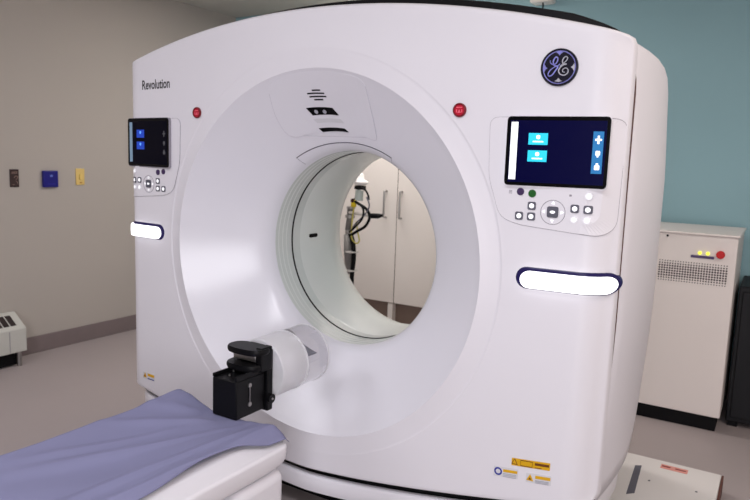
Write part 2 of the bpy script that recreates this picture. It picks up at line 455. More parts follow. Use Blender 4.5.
for s in (1, -1):
    side = 'right' if s > 0 else 'left'
    X = lambda pts: [(s*x, z) for x, z in pts]
    # control panel plate
    out = [(.695, .514), (.700, .33), (.742, .205), (.80, .184), (1.052, .163), (1.084, .19), (1.089, .512)]
    out = round_poly(out, .03)
    cp = face_poly(X(out), .003, WHITE, 'control_panel')
    face_line(X(out), .0011, GREYLINE, 'panel_outline', cp, w=.002)
    # display: planar tilted slab
    cxd, czd = .905, .4105
    yc = .0335
    ang = math.atan(.034/.302)
    def DP(u, v, w):       # u to the outside, v up, w proud
        return Vector((s*(cxd + u*cos(ang) - w*sin(ang)*-1*0 + w*sin(ang)), yc + u*sin(ang) - w*cos(ang), czd + v + H))
    def dpoly(pts, w0, w1, m, name, parent, label=None):
        bm = nb()
        loft(bm, [[DP(u, v, w0) for u, v in pts], [DP(u, v, w1) for u, v in pts]], cap=True)
        return mk(name, bm, m, parent, label=label)
    def rect(u0, v0, u1, v1, r=0):
        q = [(u0, v0), (u1, v0), (u1, v1), (u0, v1)]
        return round_poly(q, r) if r else q
    housing = dpoly(rect(-.152, -.109, .154, .107, .014), -.02, .009, GREYLINE if s < 0 else WHITE, 'display_housing', G)
    bez = dpoly(rect(-.151, -.105, .153, .105, .013), .006, .0115, GLOSSBLACK, 'display_bezel', housing)
    scr = dpoly(rect(-.141, -.095, .143, .093), .0116, .0119, SCR if s > 0 else SCRL, 'screen', housing, label='dark navy screen' if s > 0 else 'dark screen, dimmed as seen from the side')
    # text on a screen always reads left to right: bar at the left, icons at the right
    fl = 1 if s > 0 else -1
    def tile(u0, v0, u1, v1, m, name, w=.0124, r=0):
        if fl < 0: u0, u1 = -u1, -u0
        return dpoly(rect(u0, v0, u1, v1, r), .0119, w, m, name, housing)
    tile(-.138, -.087, -.117, .088, SCRW if s > 0 else SCRLW, 'screen_side_bar')
    tile(-.083, .020, -.025, .055, SCRC if s > 0 else SCRLB, 'screen_tile')
    tile(-.083, -.031, -.025, .003, SCRC if s > 0 else SCRLB, 'screen_tile')
    im = SCRW if s > 0 else SCRLI
    for zc in (.041, -.010):
        tile(-.060, zc-.004, -.048, zc+.008, im, 'tile_icon', .0128, .005)
        tile(-.070, zc-.0135, -.038, zc-.0095, im if s > 0 else SCRLB, 'tile_caption', .0128)
    if s > 0: tile(.106, -.061, .136, .062, SCRB, 'screen_menu_column')
    im = SCRW if s > 0 else SCRLG
    tile(.112, .035, .131, .041, im, 'menu_icon', .0128); tile(.1185, .026, .1245, .050, im, 'menu_icon', .0128)
    tile(.1155, -.008, .1285, .006, im, 'menu_icon', .0128, .003); tile(.1195, -.013, .1245, -.006, im, 'menu_icon', .0128)
    tile(.1145, -.050, .1295, -.036, im, 'menu_icon', .0128, .003); tile(.1185, -.038, .1255, -.030, im, 'menu_icon', .0128)
    # keys
    def key(x, z, r, m, icon=None, name='button', shape=0):
        b = face_poly(circ(s*x, z, r) if not shape else round_poly([(s*x-r, z-r), (s*x+r, z-r), (s*x+r, z+r), (s*x-r, z+r)], r*.5), .0055, m, name, G)
        if icon: face_poly(circ(s*x, z, r*icon, 12), .0062, LIT, 'button_icon', b, back=.005)
        return b
    key(.806, .286, .0115, PURPLE, shape=0)
    key(.843, .282, .0120, GREEN if s > 0 else PURPLE)
    if s > 0:
        for k in range(3): face_poly([(.769, .279+.004*k), (.779, .279+.004*k), (.779, .281+.004*k), (.769, .281+.004*k)], .0035, GREYLINE, 'printed_symbol')
        face_poly([(.955, .279), (.962, .279), (.962, .285), (.955, .285)], .0035, GREYLINE, 'printed_symbol')
    for x, z in ((.806, .211), (.844, .211), (.844, .244), (.974, .243), (1.012, .242)): key(x, z, .0125, DKGREY, .62, shape=1)
    for x, z in ((.974, .210), (1.011, .210), (1.012, .282)): key(x, z, .011, PALE, .6)
    ann(s*.909, .228, .036, .038, .0042, GREYLINE, 'dial_ring')
    pad = face_poly(round_poly([(s*.909-.017, .212), (s*.909+.017, .212), (s*.909+.017, .246), (s*.909-.017, .246)], .007), .006, DKGREY, 'dial_button')
    face_poly(circ(s*.909, .229, .008, 16, .0045), .0068, LIT, 'button_icon', pad, back=.005)
    for dx, dz in ((.027, 0), (-.027, 0), (0, .027), (0, -.027)):
        face_poly([(s*.909+dx+.006*cos(a), .229+dz+.006*sin(a)) for a in (math.atan2(dz, dx)+q for q in (0, 2.1, -2.1))], .0045, LIT, 'arrow_mark')
    # emergency stop
    eb = face_poly(circ(s*.590, .536, .0215, 32), .006, RED, 'emergency_button', label='round red button')
    ann(s*.590, .536, .0165, .0225, .009, mat('dark_red_ring', srgb(120, 8, 30), .4, noise=(50, .1)), 'button_rim', eb)
    sx = s*.590
    face_poly([(sx-.010, .543), (sx+.010, .543), (sx+.010, .546), (sx-.010, .546)], .007, PINK, 'printed_symbol', eb, back=.005)
    for q in (-1, 1): face_poly([(sx+q*.009-.0014, .528), (sx+q*.009+.0014, .528), (sx+q*.009+.0014, .538), (sx+q*.009-.0014, .538)], .007, PINK, 'printed_symbol', eb, back=.005)
    face_poly([(sx, .538), (sx-.006, .527), (sx+.006, .527)], .007, PINK, 'printed_symbol', eb, back=.005)
    # light handle: indigo pill with glowing lens, curving round the corner
    def pillpath(x0, x1, zc, hh, n=24):
        P = []
        for k in range(13):
            a = pi/2 + pi*k/12; P.append((x0+hh + hh*cos(a), zc + hh*sin(a)))
        for k in range(1, n): P.append((x0+hh + (x1-x0-2*hh)*k/n, zc - hh))
        for k in range(13):
            a = -pi/2 + pi*k/12; P.append((x1-hh + hh*cos(a), zc + hh*sin(a)))
        for k in range(1, n): P.append((x1-hh - (x1-x0-2*hh)*k/n, zc + hh))
        return P
    def lamp(x0, x1, zc, hh, w0, w1, m, name, parent, rim=.006):
        bm = nb(); P = pillpath(x0, x1, zc, hh); Q = pillpath(x0+rim, x1-rim, zc, hh-rim); C0 = pillpath(x0+hh-.002, x1-hh+.002, zc, .002)
        FPs = lambda x, z, w: Vector((s*x, .002+.035*x**2 + (8*(x-1.0)**2 if x > 1.0 else 0) - w, z+H))
        loft(bm, [[FPs(x, z, w0) for x, z in P], [FPs(x, z, w1-.003) for x, z in P], [FPs(x, z, w1) for x, z in Q], [FPs(x, z, w1+.001) for x, z in C0]])
        bm.faces.new([bm.verts.new(FPs(x, z, w1+.001)) for x, z in C0])
        return mk(name, bm, m, parent, smooth=True, autosmooth=35)
    lm = lamp(.807, 1.106, .018, .0345, -.02, .004, LAMPRIM, 'light_handle', G)
    lamp(.825, 1.100, .0145, .0265, .003, .019, LAMPLENS, 'lamp_lens', lm)

# emblem
em = face_poly(circ(.899, .659, .054, 48), .004, NAVY, 'round_emblem', label='dark navy round emblem with script letters')
ann(.899, .659, .050, .055, .008, NAVY, 'emblem_rim', em)
ann(.899, .659, .0455, .0485, .0075, LILAC, 'emblem_ring', em)
EX = lambda px, py: (.899 + (px-285)*.000312, .659 - (py-270)*.000312)
def stroke(P, name, r, m):
    pts = spline([FP(*EX(a, b), .0055) for a, b in P], 8)
    n = len(pts); bm = nb()
    tube(bm, pts, [r*(.55+.45*sin(pi*k/(n-1))) for k in range(n)], 6); mk(name, bm, m, em, smooth=True)
LG = mat('emblem_silver', srgb(190, 190, 200), .3, .5, noise=(30, .05))
stroke([(196, 200), (200, 225), (222, 242), (250, 235), (266, 210), (266, 184), (250, 174), (236, 188), (226, 218), (236, 250), (262, 258), (272, 268), (252, 300), (222, 340), (196, 350), (184, 332), (198, 300), (232, 272), (275, 252), (292, 238)], 'emblem_letter', .0022, LILAC)
stroke([(288, 262), (322, 235), (350, 208), (358, 184), (342, 172), (322, 186), (312, 212), (322, 240), (350, 242), (322, 250), (292, 275), (282, 305), (298, 334), (335, 345), (366, 326), (370, 296), (348, 278), (322, 290), (322, 314), (342, 316)], 'emblem_letter', .0020, LG)
for a0, px, py in ((0, 281, 130), (1, 424, 272), (2, 285, 398), (3, 144, 275)):
    th0 = (pi/2, 0, -pi/2, pi)[a0]
    P = [(-.011, .0), (.0, .0025), (.011, .0), (.004, -.004), (0, -.009), (-.004, -.004)]
    cx, cz = EX(px, py)
    face_poly([(cx + u*sin(th0) + v*cos(th0), cz - u*cos(th0) + v*sin(th0)) for u, v in P], .0065, LILAC if a0 in (0, 3) else LG, 'emblem_swirl', em)

# word mark
cu = bpy.data.curves.new('word', 'FONT'); cu.body = 'Revolution'; cu.size = .047; cu.extrude = .0; cu.resolution_u = 3; cu.offset = .0008
to = bpy.data.objects.new('word', cu); COL.objects.link(to)
bpy.context.view_layer.update()
dg = bpy.context.evaluated_depsgraph_get()
me = bpy.data.meshes.new_from_object(to.evaluated_get(dg))
bpy.data.objects.remove(to)
wx = max(v.co.x for v in me.vertices)
bm = nb(); bm.from_mesh(me)
for v in bm.verts:
    x = -.953 + v.co.x/wx*.190; z = .640 + v.co.y*1.2 + .003*v.co.x/wx
    v.co = FP(x, z, .0008)
mk('word_mark', bm, mat('print_black', srgb(30, 28, 34), .5, noise=(50, .1)), G)

# warning labels
def lab(x0, z0, x1, z1, m, name, parent=G, w=.001, tilt=.09):
    return face_poly([(x0, z0), (x1, z0+tilt*(x1-x0)), (x1, z1+tilt*(x1-x0)), (x0, z1)], w, m, name, parent, back=w-.001)
def tri(cx, cz, r, m, parent, w, name='warning_triangle'):
    face_poly([(cx, cz+r), (cx-r*.9, cz-r*.7), (cx+r*.9, cz-r*.7)], w, m, name, parent, back=w-.001)
L1 = lab(.774, -.657, .855, -.623, LABELW, 'warning_label')
ann(.789, -.638, .008, .0135, .002, BLUEINK, 'blue_symbol', L1)
lab(.806, -.636, .853, -.627, YELLOW, 'label_heading', L1, .002)
for k in range(3): lab(.806, -.643-.005*k, .850, -.641-.005*k, LABELG, 'label_text_line', L1, .002)
L2 = lab(.832, -.606, .956, -.581, LABELW, 'warning_label'); L2.data.materials[0] = YELLOW
tri(.842, -.592, .012, BROWNINK, L2, .002); tri(.842, -.592, .008, YELLOW, L2, .003)
face_line([(.862, -.600), (.900, -.597), (.900, -.579), (.862, -.582)], .0012, BROWNINK, 'label_frame', L2, w=.002)
lab(.908, -.588, .953, -.580, BROWNINK, 'label_heading', L2, .002)
lab(.908, -.597, .930, -.595, BROWNINK, 'label_text_line', L2, .002)
L3 = lab(.882, -.651, .962, -.619, LABELW, 'warning_label')
tri(.895, -.634, .013, YELLOW, L3, .002); tri(.895, -.636, .005, BROWNINK, L3, .003)
lab(.912, -.632, .960, -.622, YELLOW, 'label_heading', L3, .002)
for k in range(3): lab(.912, -.639-.004*k, .955, -.637-.004*k, LABELG, 'label_text_line', L3, .002)
L4 = lab(-.972, -.682, -.885, -.650, LABELW, 'warning_label', tilt=0)
tri(-.955, -.664, .014, YELLOW, L4, .002); tri(-.955, -.666, .006, BROWNINK, L4, .003)
lab(-.935, -.664, -.888, -.652, YELLOW, 'label_heading', L4, .002, 0)
lab(-.935, -.678, -.890, -.674, BLUEINK, 'label_text_line', L4, .002, 0)

# camera / speaker panel on the upper funnel
def cone_poly(pts, w, m, name, parent=G, back=-.001, label=None):
    bm = nb(); q = []
    for a, b in zip(pts, pts[1:]+pts[:1]):
        n = max(1, int(max(abs(a[0]-b[0])/1.5, abs(a[1]-b[1])/.02)))
        for k in range(n): q.append((a[0]+(b[0]-a[0])*k/n, a[1]+(b[1]-a[1])*k/n))
    ct = sum(p[0] for p in q)/len(q); cr = sum(p[1] for p in q)/len(q)
    inn = [CP(t, r, w) for t, r in q]
    loft(bm, [[CP(t, r, back) for t, r in q], inn])
    for sc in (.85, .7, .55, .4, .25, .1):
        nx = [CP(ct+(t-ct)*sc, cr+(r-cr)*sc, w) for t, r in q]; loft(bm, [inn, nx]); inn = nx
    bm.faces.new([bm.verts.new(p) for p in inn])
    return mk(name, bm, m, parent, label=label)
pan = [(-19, .682), (-25.5, .58), (-27.5, .515), (-24, .489), (18.5, .468), (21.5, .475), (21.0, .52), (18.5, .682)]
pan = [(a, b) for a, b in round_poly([(t, r*100) for t, r in pan], 3.5)]
pan = [(a, b/100) for a, b in pan]
cpn = cone_poly(pan, .0025, FUNNEL, 'camera_panel')
bm = nb(); tube(bm, [CP(t, r, .002) for t, r in pan if r < .66], .0008, 6); mk('panel_outline', bm, mat('pale_groove', srgb(196, 194, 206), .5, noise=(30, .05)), cpn, smooth=True)
def xz(x, z):     # point of the front view to funnel coordinates
    return (math.degrees(math.atan2(x, z)), math.hypot(x, z))
def cbox(x0, z0, x1, z1, w, m, name, skew=0, parent=cpn, **k):
    return cone_poly([xz(x0, z1), xz(x1, z1), xz(x1+skew, z0), xz(x0+skew, z0)], w, m, name, parent, back=.002, **k)
for x0, x1, z in ((-.045, -.008, .622), (-.072, .004, .611), (-.068, .008, .600), (-.052, -.012, .590)):
    cbox(x0, z-.0032, x1, z+.0012, .0035, BLACK, 'speaker_slot')
cw = cbox(-.105, .534, .014, .560, .004, GLOSSBLACK, 'camera_window', .016, label='glossy black window')
for x in (-.066, -.028):
    cone_poly([xz(x+.008*cos(a*pi/8), .548+.0065*sin(a*pi/8)) for a in range(16)], .006, LABELG, 'camera_lens', cw, back=.0035)
cbox(-.095, .505, .030, .520, .003, LABELW, 'reflection_strip', .01)  # white strip painted in as a bright reflection on the panel
cbox(-.088, .473, .032, .486, .004, GLOSSBLACK, 'laser_slot', .012, label='narrow black slot')
# fine dark arc of the ring cover
bm = nb(); tube(bm, [CP(t, .432 + .004*abs(t+3)/30, .0008) for t in range(-33, 31)], .0016, 6); mk('arc_gap', bm, mat('dark_groove', srgb(50, 48, 66), .5, noise=(50, .1)), G, smooth=True)
for t in (-33, 30):
    bm = nb(); tube(bm, [CP(t, .436 - .03*k/5, .0004) for k in range(6)], .0008, 6); mk('arc_end', bm, GREYLINE, G, smooth=True)

# seam line at the right and left between front and rear cover
for s in (1, -1):
    bm = nb(); P = []
    for k in range(41):
        z = -.735 + 1.475*k/40
        P.append((s*(1.0955 - .02*(max(0, -.1-z)/.6)**1.3 - (.01*((z-.6)/.07)**2 if z > .6 else 0)), .144, z+H))
    tube(bm, P, .0045, 6); mk('side_seam', bm, mat('seam_brown', srgb(84, 58, 54), .6, noise=(50, .1)), G, smooth=True)

# ------------------------------------------------------------------ patient table
T = thing('patient_table', (0, -1.5, 0), 'white patient table leading to the bore, below a blue sheet', 'patient table')
def cradle_sec(y, wd=.235, z0=-.475, z1=-.605, dx=0):
    P = []
    n = 16
    for k in range(n+1):
        x = -wd + 2*wd*k/n
        P.append((x, z0 - .008 - .03*(1-(x/wd)**2) - .047*(max(0, abs(x)-.185)/.05)**1.3))
    for k in range(1, 7):
        a = pi/2*k/6; P.append((wd + .014*sin(a) , z0 - .055 - .012*(1-cos(a))))
    
    for k in range(1, 7):
        a = pi/2*k/6; P.append((wd+.014 - .03*(1-cos(a)), z1+.03 - .03*sin(a)))
    right = P[n+1:]
    P += [(-x, z) for x, z in right[::-1]]
    return [Vector((x, y, z+H)) for x, z in P]
bm = nb(); rr = []
for y, sh in ((-2.6, 0), (-.5, 0), (-.45, .002), (-.425, .01), (-.412, .022), (-.405, .045)):
    rr.append([Vector((v.x*(1-sh*.8), y, v.z if v.z > H-.545 else v.z + sh*.5)) for v in cradle_sec(y)])
loft(bm, rr, cap=True); mk('cradle', bm, TABLEW, T, smooth=True, autosmooth=45)
bm = nb(); box(bm, (-.235, -.64, H-.79), (.246, -.415, H-.609)); mk('cradle_nose', bm, TABLEW, T, bevel=.03, seg=5)
bm = nb(); box(bm, (-.22, -2.6, H-.80), (.205, -.643, H-.609)); mk('table_beam', bm, TABLEG, T, bevel=.012, seg=3)
bm = nb(); box(bm, (-.19, -2.4, 0), (.19, -.95, H-.80)); mk('table_pedestal', bm, TABLEG, T, bevel=.02, seg=3)
bm = nb(); box(bm, (-.26, -2.5, 0), (.26, -.85, .05)); mk('table_foot', bm, BLACK, T, bevel=.008)

# blue sheet
bm = nb()
NX, NY = 90, 150
def sheet(i, j):
    v = j/NY; y = -2.6 + (2.6-.396)*v
    u = -1 + 2*i/NX
    flapR = .016 + .075*max(0, min(1, (y+.64)/.06))*1.0
    if y < -.64: flapR = .016
    hem = .235
    full = hem + .008
    q = max(0, min(1, (y+.62)/.2)); q = q*q*(3-2*q)
    s_ = u*((.207 + .006*sin(y*11))*(1-q) + full*q) if u > 0 else u*(hem+.06)
    if abs(s_) <= hem:
        x = s_; z = -.470 - .028*(1-(x/hem)**2)
        if x > .185: z -= .045*((x-.185)/.05)**1.5
    else:
        e = abs(s_) - hem
        a = min(e, .03)/.03*pi/2
        x = hem + .017*sin(a); z = -.470 - (.045 if s_ > 0 else 0) - .017*(1-cos(a)) - max(0, e-.026)
        if s_ < 0: x = -x
        x += .004*sin(y*26)*(e/.1)
    return x, y, z
def ridge(x, y, x0, y0, x1, y1, wd, h):
    dx, dy = x1-x0, y1-y0; L = math.hypot(dx, dy); t = ((x-x0)*dx+(y-y0)*dy)/L/L
    d = ((x-x0)*dy-(y-y0)*dx)/L
    f = max(0, min(1, 1-abs(t-.5)*1.6))
    wv = wd*(.6+t*.9)
    return h*f*math.exp(-(d/wv)**2)
V = []
for j in range(NY+1):
    row = []
    for i in range(NX+1):
        x, y, z = sheet(i, j)
        top = max(0, 1-(abs(x)/.25)**4)
        dz = 0
        dz += ridge(x, y, .02, -.45, -.30, -.80, .020, .016)
        dz += ridge(x, y, -.02, -.42, -.34, -.60, .022, .013)
        dz += ridge(x, y, .08, -.50, -.20, -1.20, .022, .016)
        dz += ridge(x, y, .16, -.45, .05, -1.25, .018, .014)
        dz += ridge(x, y, .22, -.42, .14, -1.5, .014, .014)
        dz += ridge(x, y, -.05, -.60, -.22, -1.1, .016, .012)
        dz += .003*sin(9*y+7*x)+.002*sin(23*y-31*x)
        # raised crest at the far corner
        dz += .030*math.exp(-((x+.215)/.06)**2-((y+.42)/.10)**2)
        z += dz*top if dz < .0 or abs(x) < .2 else dz*max(top, .55)
        z = z + .0045
        # keep a flat seat under the black holder
        fl = math.exp(-((max(0, abs(x)-.07))/.02)**2 - ((max(0, abs(y+.37)-.09))/.03)**2)
        z = z*(1-fl) + (-.4942)*fl
        if y > -.42:  # rolls over the head end
            e = (y+.42)/.032
            z -= .030*e*e
        row.append(bm.verts.new((x, y, z+H)))
    V.append(row)
for a, b in zip(V, V[1:]):
    for k in range(NX): bm.faces.new((a[k], a[k+1], b[k+1], b[k]))
sh = mk('table_sheet', bm, SHEET, smooth=True)
so = sh.modifiers.new('thick', 'SOLIDIFY'); so.thickness = .0015; so.offset = 1
tag(sh, 'creased blue fabric sheet spread over the patient table', 'sheet')

# ------------------------------------------------------------------ phantom holder
PH = thing('phantom_holder', (0, -.35, H-.49), 'black metal bracket clamped on the head end of the table', 'bracket')
bm = nb(); box(bm, (-.052, -.437, H-.4915), (.055, -.30, H-.362)); mk('mounting_block', bm, ANODISED, PH, bevel=.004)
for b in (((-.052, -.437, H-.3615), (-.044, -.30, H-.349)), ((.047, -.437, H-.3615), (.055, -.30, H-.343))): mk('block_rim', boxm(*b), ANODISED, PH, bevel=.002)
bm = nb(); box(bm, (-.06, -.296, H-.500), (.066, -.268, H-.285)); mk('back_plate', bm, ANODISED, PH, bevel=.004)
def blade(zc, x0, x1, y0, y1, th):
    bm = nb(); P = []
    n = 28
    for k in range(n):
        a = 2*pi*k/n
        cx, sx = cos(a), sin(a)
        P.append(((x0+x1)/2 + (x1-x0)/2*math.copysign(abs(cx)**.7, cx), (y0+y1)/2 + (y1-y0)/2*math.copysign(abs(sx)**.8, sx)))
    loft(bm, [[Vector((x*.94, y, zc-th/2+H)) for x, y in P], [Vector((x, y, zc-th*.2+H)) for x, y in P], [Vector((x, y, zc+th*.2+H)) for x, y in P], [Vector((x*.94, y, zc+th/2+H)) for x, y in P]], cap=True)
    return bm
mk('clamp_arm', blade(-.284, -.08, .08, -.365, -.275, .020), ANODISED, PH, smooth=True, autosmooth=50)
mk('clamp_arm', blade(-.338, -.075, .07, -.375, -.275, .020), ANODISED, PH, smooth=True, autosmooth=50)
bm = nb(); box(bm, (-.06, -.33, H-.325), (.04, -.30, H-.296)); mk('clamp_spacer', bm, STEEL, PH, bevel=.003)
bm = nb(); box(bm, (.045, -.335, H-.352), (.072, -.28, H-.27)); mk('clamp_post', bm, ANODISED, PH, bevel=.004)
for x, y in ((.03, -.385), (-.01, -.40), (-.03, -.36)):
    bm = nb(); cyl(bm, (x, y, H-.361), (0, 0, 1), .004, .006, n=16); mk('screw_head', bm, STEEL, PH, smooth=True, autosmooth=40)
bm = nb(); tube(bm, [(.058, -.375, H-.455), (.058, -.375, H-.385)], .0018, 8)
for z in (-.387, -.452): cyl(bm, (.054, -.375, H+z), (1, 0, 0), .0075, .005, n=16)
mk('side_screw_rod', bm, STEEL, PH, smooth=True, autosmooth=40)
bm = nb(); cyl(bm, (.0665, -.285, H-.455), (1, 0, 0), .016, .012, n=24); mk('adjusting_knob', bm, ANODISED, PH, smooth=True, autosmooth=40)
bm = nb(); cyl(bm, (.0787, -.285, H-.455), (1, 0, 0), .004, .002, n=12); mk('knob_pin', bm, STEEL, PH)

# phantom
ACR = mat('clear_acrylic', (.98, .98, 1), .02, trans=1., ior=1.24, noise=(20, .005))
FROST = mat('frosted_acrylic', (.95, .95, .98), .3, trans=.5, ior=1.2, noise=(20, .01))
WHT = mat('phantom_white_core', srgb(220, 220, 230), .4, noise=(20, .02))
PZ, PR = -.372+H, .108
P = thing('test_phantom', (0, -.13, H-.48), 'clear acrylic drum-shaped test phantom held in front of the bore', 'phantom')
def drum(y0, y1, r, n=64, b=.004):
    bm = nb(); loft(bm, [[Vector((rr*sin(2*pi*k/n), y, PZ+rr*cos(2*pi*k/n))) for k in range(n)] for y, rr in ((y0, r-b), (y0+b, r), (y1-b, r), (y1, r-b))], cap=True); return bm
mk('frosted_section', drum(-.262, -.125, PR), FROST, P, smooth=True, autosmooth=30)
mk('clear_section', drum(-.1235, .005, PR+.001), ACR, P, smooth=True, autosmooth=30)
bm = nb(); box(bm, (-.045, -.098, PZ+.012), (.06, -.03, PZ+.016)); box(bm, (-.005, -.098, PZ-.05), (.001, -.03, PZ+.011)); mk('inner_reflection', bm, mat('reflection_grey', srgb(120, 120, 132), .3, noise=(20, .03)), P, bevel=.001)  # grey plates put in for the bore ring's reflection in the drum
for y0, y1 in ((-.128, -.121), (-.002, .0052)):  # frosted rings added as the bright edge highlights of the drum
    bm = nb(); n = 64
    loft(bm, [[Vector((r*sin(2*pi*k/n), y, PZ+r*cos(2*pi*k/n))) for k in range(n)] for r, y in ((.1095, y0), (.1115, y0+.001), (.1115, y1-.001), (.1095, y1), (.1065, y1), (.1065, y0), (.1095, y0))]); mk('edge_highlight_ring', bm, FROST, P, smooth=True, autosmooth=30)
for th in (20, 140, 260):
    bm = nb(); t = rad(th); cyl(bm, (.098*sin(t), .0055, PZ+.098*cos(t)), (0, 1, 0), .006, .004, n=12); mk('end_screw', bm, STEEL, P)

# ------------------------------------------------------------------ wall plates on the left wall
def plate(name, y0, y1, z0, z1, d, m, label, cat, bev=.003):
    o = thing(name, (XL, (y0+y1)/2, (z0+z1)/2+H), label, cat)
    mk('plate', boxm((XL, y0, z0+H), (XL+d, y1, z1+H)), m, o, bevel=bev)
    return o
BRN = mat('dark_brown_plate', srgb(58, 42, 42), .5, noise=(60, .2))
o = plate('wall_sign', .521, .583, .108, .226, .006, BRN, 'small dark brown plate with pale squiggles on the grey wall', 'wall plate')
PK = mat('pale_print', srgb(160, 130, 120), .5, noise=(60, .1))
def yz(pts, x, r, m, name, par, n=6):
    bm = nb(); tube(bm, [(x, a, b+H) for a, b in pts], r, 6); mk(name, bm, m, par, smooth=True)
yz([(.532, .206), (.572, .208)], XL+.007, .0022, PK, 'printed_mark', o)
yz([(.532, .198), (.572, .199)], XL+.007, .0018, PK, 'printed_mark', o)
yz(spline([(.55, .172, ), (.562, .182), (.572, .172), (.560, .160), (.548, .163)], 5) if False else [(.550, .170), (.556, .180), (.566, .182), (.573, .174), (.570, .164), (.560, .160)], XL+.007, .002, PK, 'printed_mark', o)
yz([(.560, .150), (.568, .142), (.572, .128)], XL+.007, .0016, PK, 'printed_mark', o)
yz([(.535, .125), (.548, .124)], XL+.007, .0014, PK, 'printed_mark', o)
BLU = mat('blue_plastic', srgb(18, 18, 120), .35, noise=(30, .05))
o = plate('wall_call_box', .745, .856, .103, .218, .024, BLU, 'square deep blue plastic box mounted on the grey wall', 'call box', .006)
bm = nb(); box(bm, (XL+.0245, .792, .175+H), (XL+.026, .812, .190+H)); mk('box_symbol', bm, mat('pale_blue_print', srgb(110, 130, 210), .5, noise=(50, .1)), o, bevel=.001)
bm = nb(); box(bm, (XL+.0245, .775, .125+H), (XL+.0255, .828, .128+H)); mk('box_print_line', bm, mat('mid_blue_print', srgb(50, 50, 170), .5, noise=(50, .1)), o)
IV = mat('ivory_plastic', srgb(226, 196, 120), .45, noise=(30, .03))
o = plate('light_switch', 1.003, 1.073, .116, .234, .007, IV, 'ivory yellow light switch plate on the grey wall', 'light switch')
mk('switch_toggle', boxm((XL+.006, 1.028, .155+H), (XL+.016, 1.048, .195+H)), mat('ivory_toggle', srgb(236, 206, 120), .4, noise=(30, .03)), o, bevel=.003)
bm = nb(); box(bm, (XL+.007, 1.032, .128+H), (XL+.009, 1.05, .136+H)); mk('switch_mark', bm, mat('ochre_mark', srgb(170, 120, 50), .5, noise=(50, .1)), o)

# ------------------------------------------------------------------ heater
HT = thing('wall_heater', (-2.74, 0, 0), 'white metal wall heater with a sloped vented top, low on the grey wall', 'heater')
def prism_y(poly, y0, y1):
    bm = nb(); loft(bm, [[Vector((x, y0, z+H)) for x, z in poly], [Vector((x, y1, z+H)) for x, z in poly]], cap=True); return bm
hp = [(XL+.002, -.725), (-2.775, -.708), (-2.645, -.80), (-2.645, -.955), (XL+.002, -.955)]
mk('heater_case', prism_y(hp, -.60, .475), HEATER, HT, bevel=.005)
def slant(u0, u1, y0, y1, th=.002):
    a = Vector((-2.775, 0, -.708+H)); b = Vector((-2.645, 0, -.80+H)); n = Vector((.09, 0, .13)).normalized()
    p, q = a.lerp(b, u0), a.lerp(b, u1)
    bm = nb(); loft(bm, [[p+Vector((0, y0, 0)), q+Vector((0, y0, 0)), q+Vector((0, y1, 0)), p+Vector((0, y1, 0))], [p+n*th+Vector((0, y0, 0)), q+n*th+Vector((0, y0, 0)), q+n*th+Vector((0, y1, 0)), p+n*th+Vector((0, y1, 0))]], cap=True); return bm
for k in range(20):
    y1 = .425 - .045*k
    mk('heater_vent', slant(.20, .78, y1-.036, y1), mat('vent_dark', srgb(48, 38, 38), .7, noise=(50, .2)), HT)
mk('heater_base', boxm((XL+.02, -.58, .012), (-2.675, .42, H-.955)), BLACK, HT)
bm = nb(); cyl(bm, (-2.665, .43, .0), (0, 0, 1), .016, H-.956, n=16); mk('heater_foot', bm, STEEL, HT, smooth=True, autosmooth=40)
bm = nb(); box(bm, (-2.6452, .36, H-.95), (-2.6435, .364, H-.81)); mk('panel_seam', bm, GREYLINE, HT)

# ------------------------------------------------------------------ power cabinet right
U = thing('power_cabinet', (1.02, 2.28, 0), 'beige metal power cabinet with dotted vent and red button by the teal wall', 'electrical cabinet')
mk('main_body', boxm((.72, 1.98, .082), (1.328, 2.60, 1.075)), CABINET, U, bevel=.006, seg=3)
mk('cabinet_top', boxm((.715, 1.968, 1.076), (1.336, 2.61, 1.088)), CABINET, U, bevel=.004)
mk('cabinet_plinth', boxm((.74, 2.0, 0), (1.31, 2.58, .081)), BLACK, U)
bm = nb()
for r in range(9):
    for c in range(26):
        x = .955 + (1.287-.955)*c/25; z = H - .128 - .0135*r - .0*c
        rr = .0032 if r in (0, 8) else (.0042 if r in (1, 7) else .0052)
        cyl(bm, (x, 1.9788, z), (0, 1, 0), rr, .001, n=8)
mk('vent_perforation', bm, mat('vent_hole', srgb(70, 58, 60), .8, noise=(50, .1)), U)['kind'] = 'stuff'
YL = mat('led_yellow', srgb(240, 240, 60), .4, emit=(.9, .9, .1), es=.9, noise=(50, .02))
for x in (1.151, 1.190):
    bm = nb(); cyl(bm, (x, 1.972, H-.070), (0, 1, 0), .009, .008, n=16); mk('status_light', bm, YL, U, label='glowing yellow light')
bm = nb(); box(bm, (1.108, 1.975, H-.098), (1.222, 1.981, H-.084)); mk('label_strip', bm, mat('strip_indigo', srgb(84, 70, 110), .5, noise=(50, .1)), U, bevel=.001)
bm = nb(); cyl(bm, (1.252, 1.958, H-.070), (0, 1, 0), .021, .022, n=32); mk('stop_button', bm, mat('stop_red', srgb(200, 20, 24), .35, noise=(50, .05)), U, bevel=.003, label='round red button')
bm = nb(); cyl(bm, (.983, 1.976, H+.010), (0, 1, 0), .006, .005, n=16); mk('cabinet_lock', bm, BLACK, U)

# plain dark box filling the dark area at the right edge
o = thing('dark_box', (1.78, 2.3, 0), 'dark navy box at the right edge, beside the beige cabinet', 'cabinet')
NV = mat('box_navy', srgb(7, 10, 20), .6, noise=(6, .1))
mk('main_body', boxm((1.35, 2.14, .03), (2.1, 2.6, .80)), NV, o, bevel=.006)
mk('box_front', boxm((1.37, 2.125, .06), (2.08, 2.139, .77)), NV, o, bevel=.004)
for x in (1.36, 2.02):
    mk('foot', boxm((x, 2.15, 0), (x+.05, 2.55, .03)), BLACK, o)

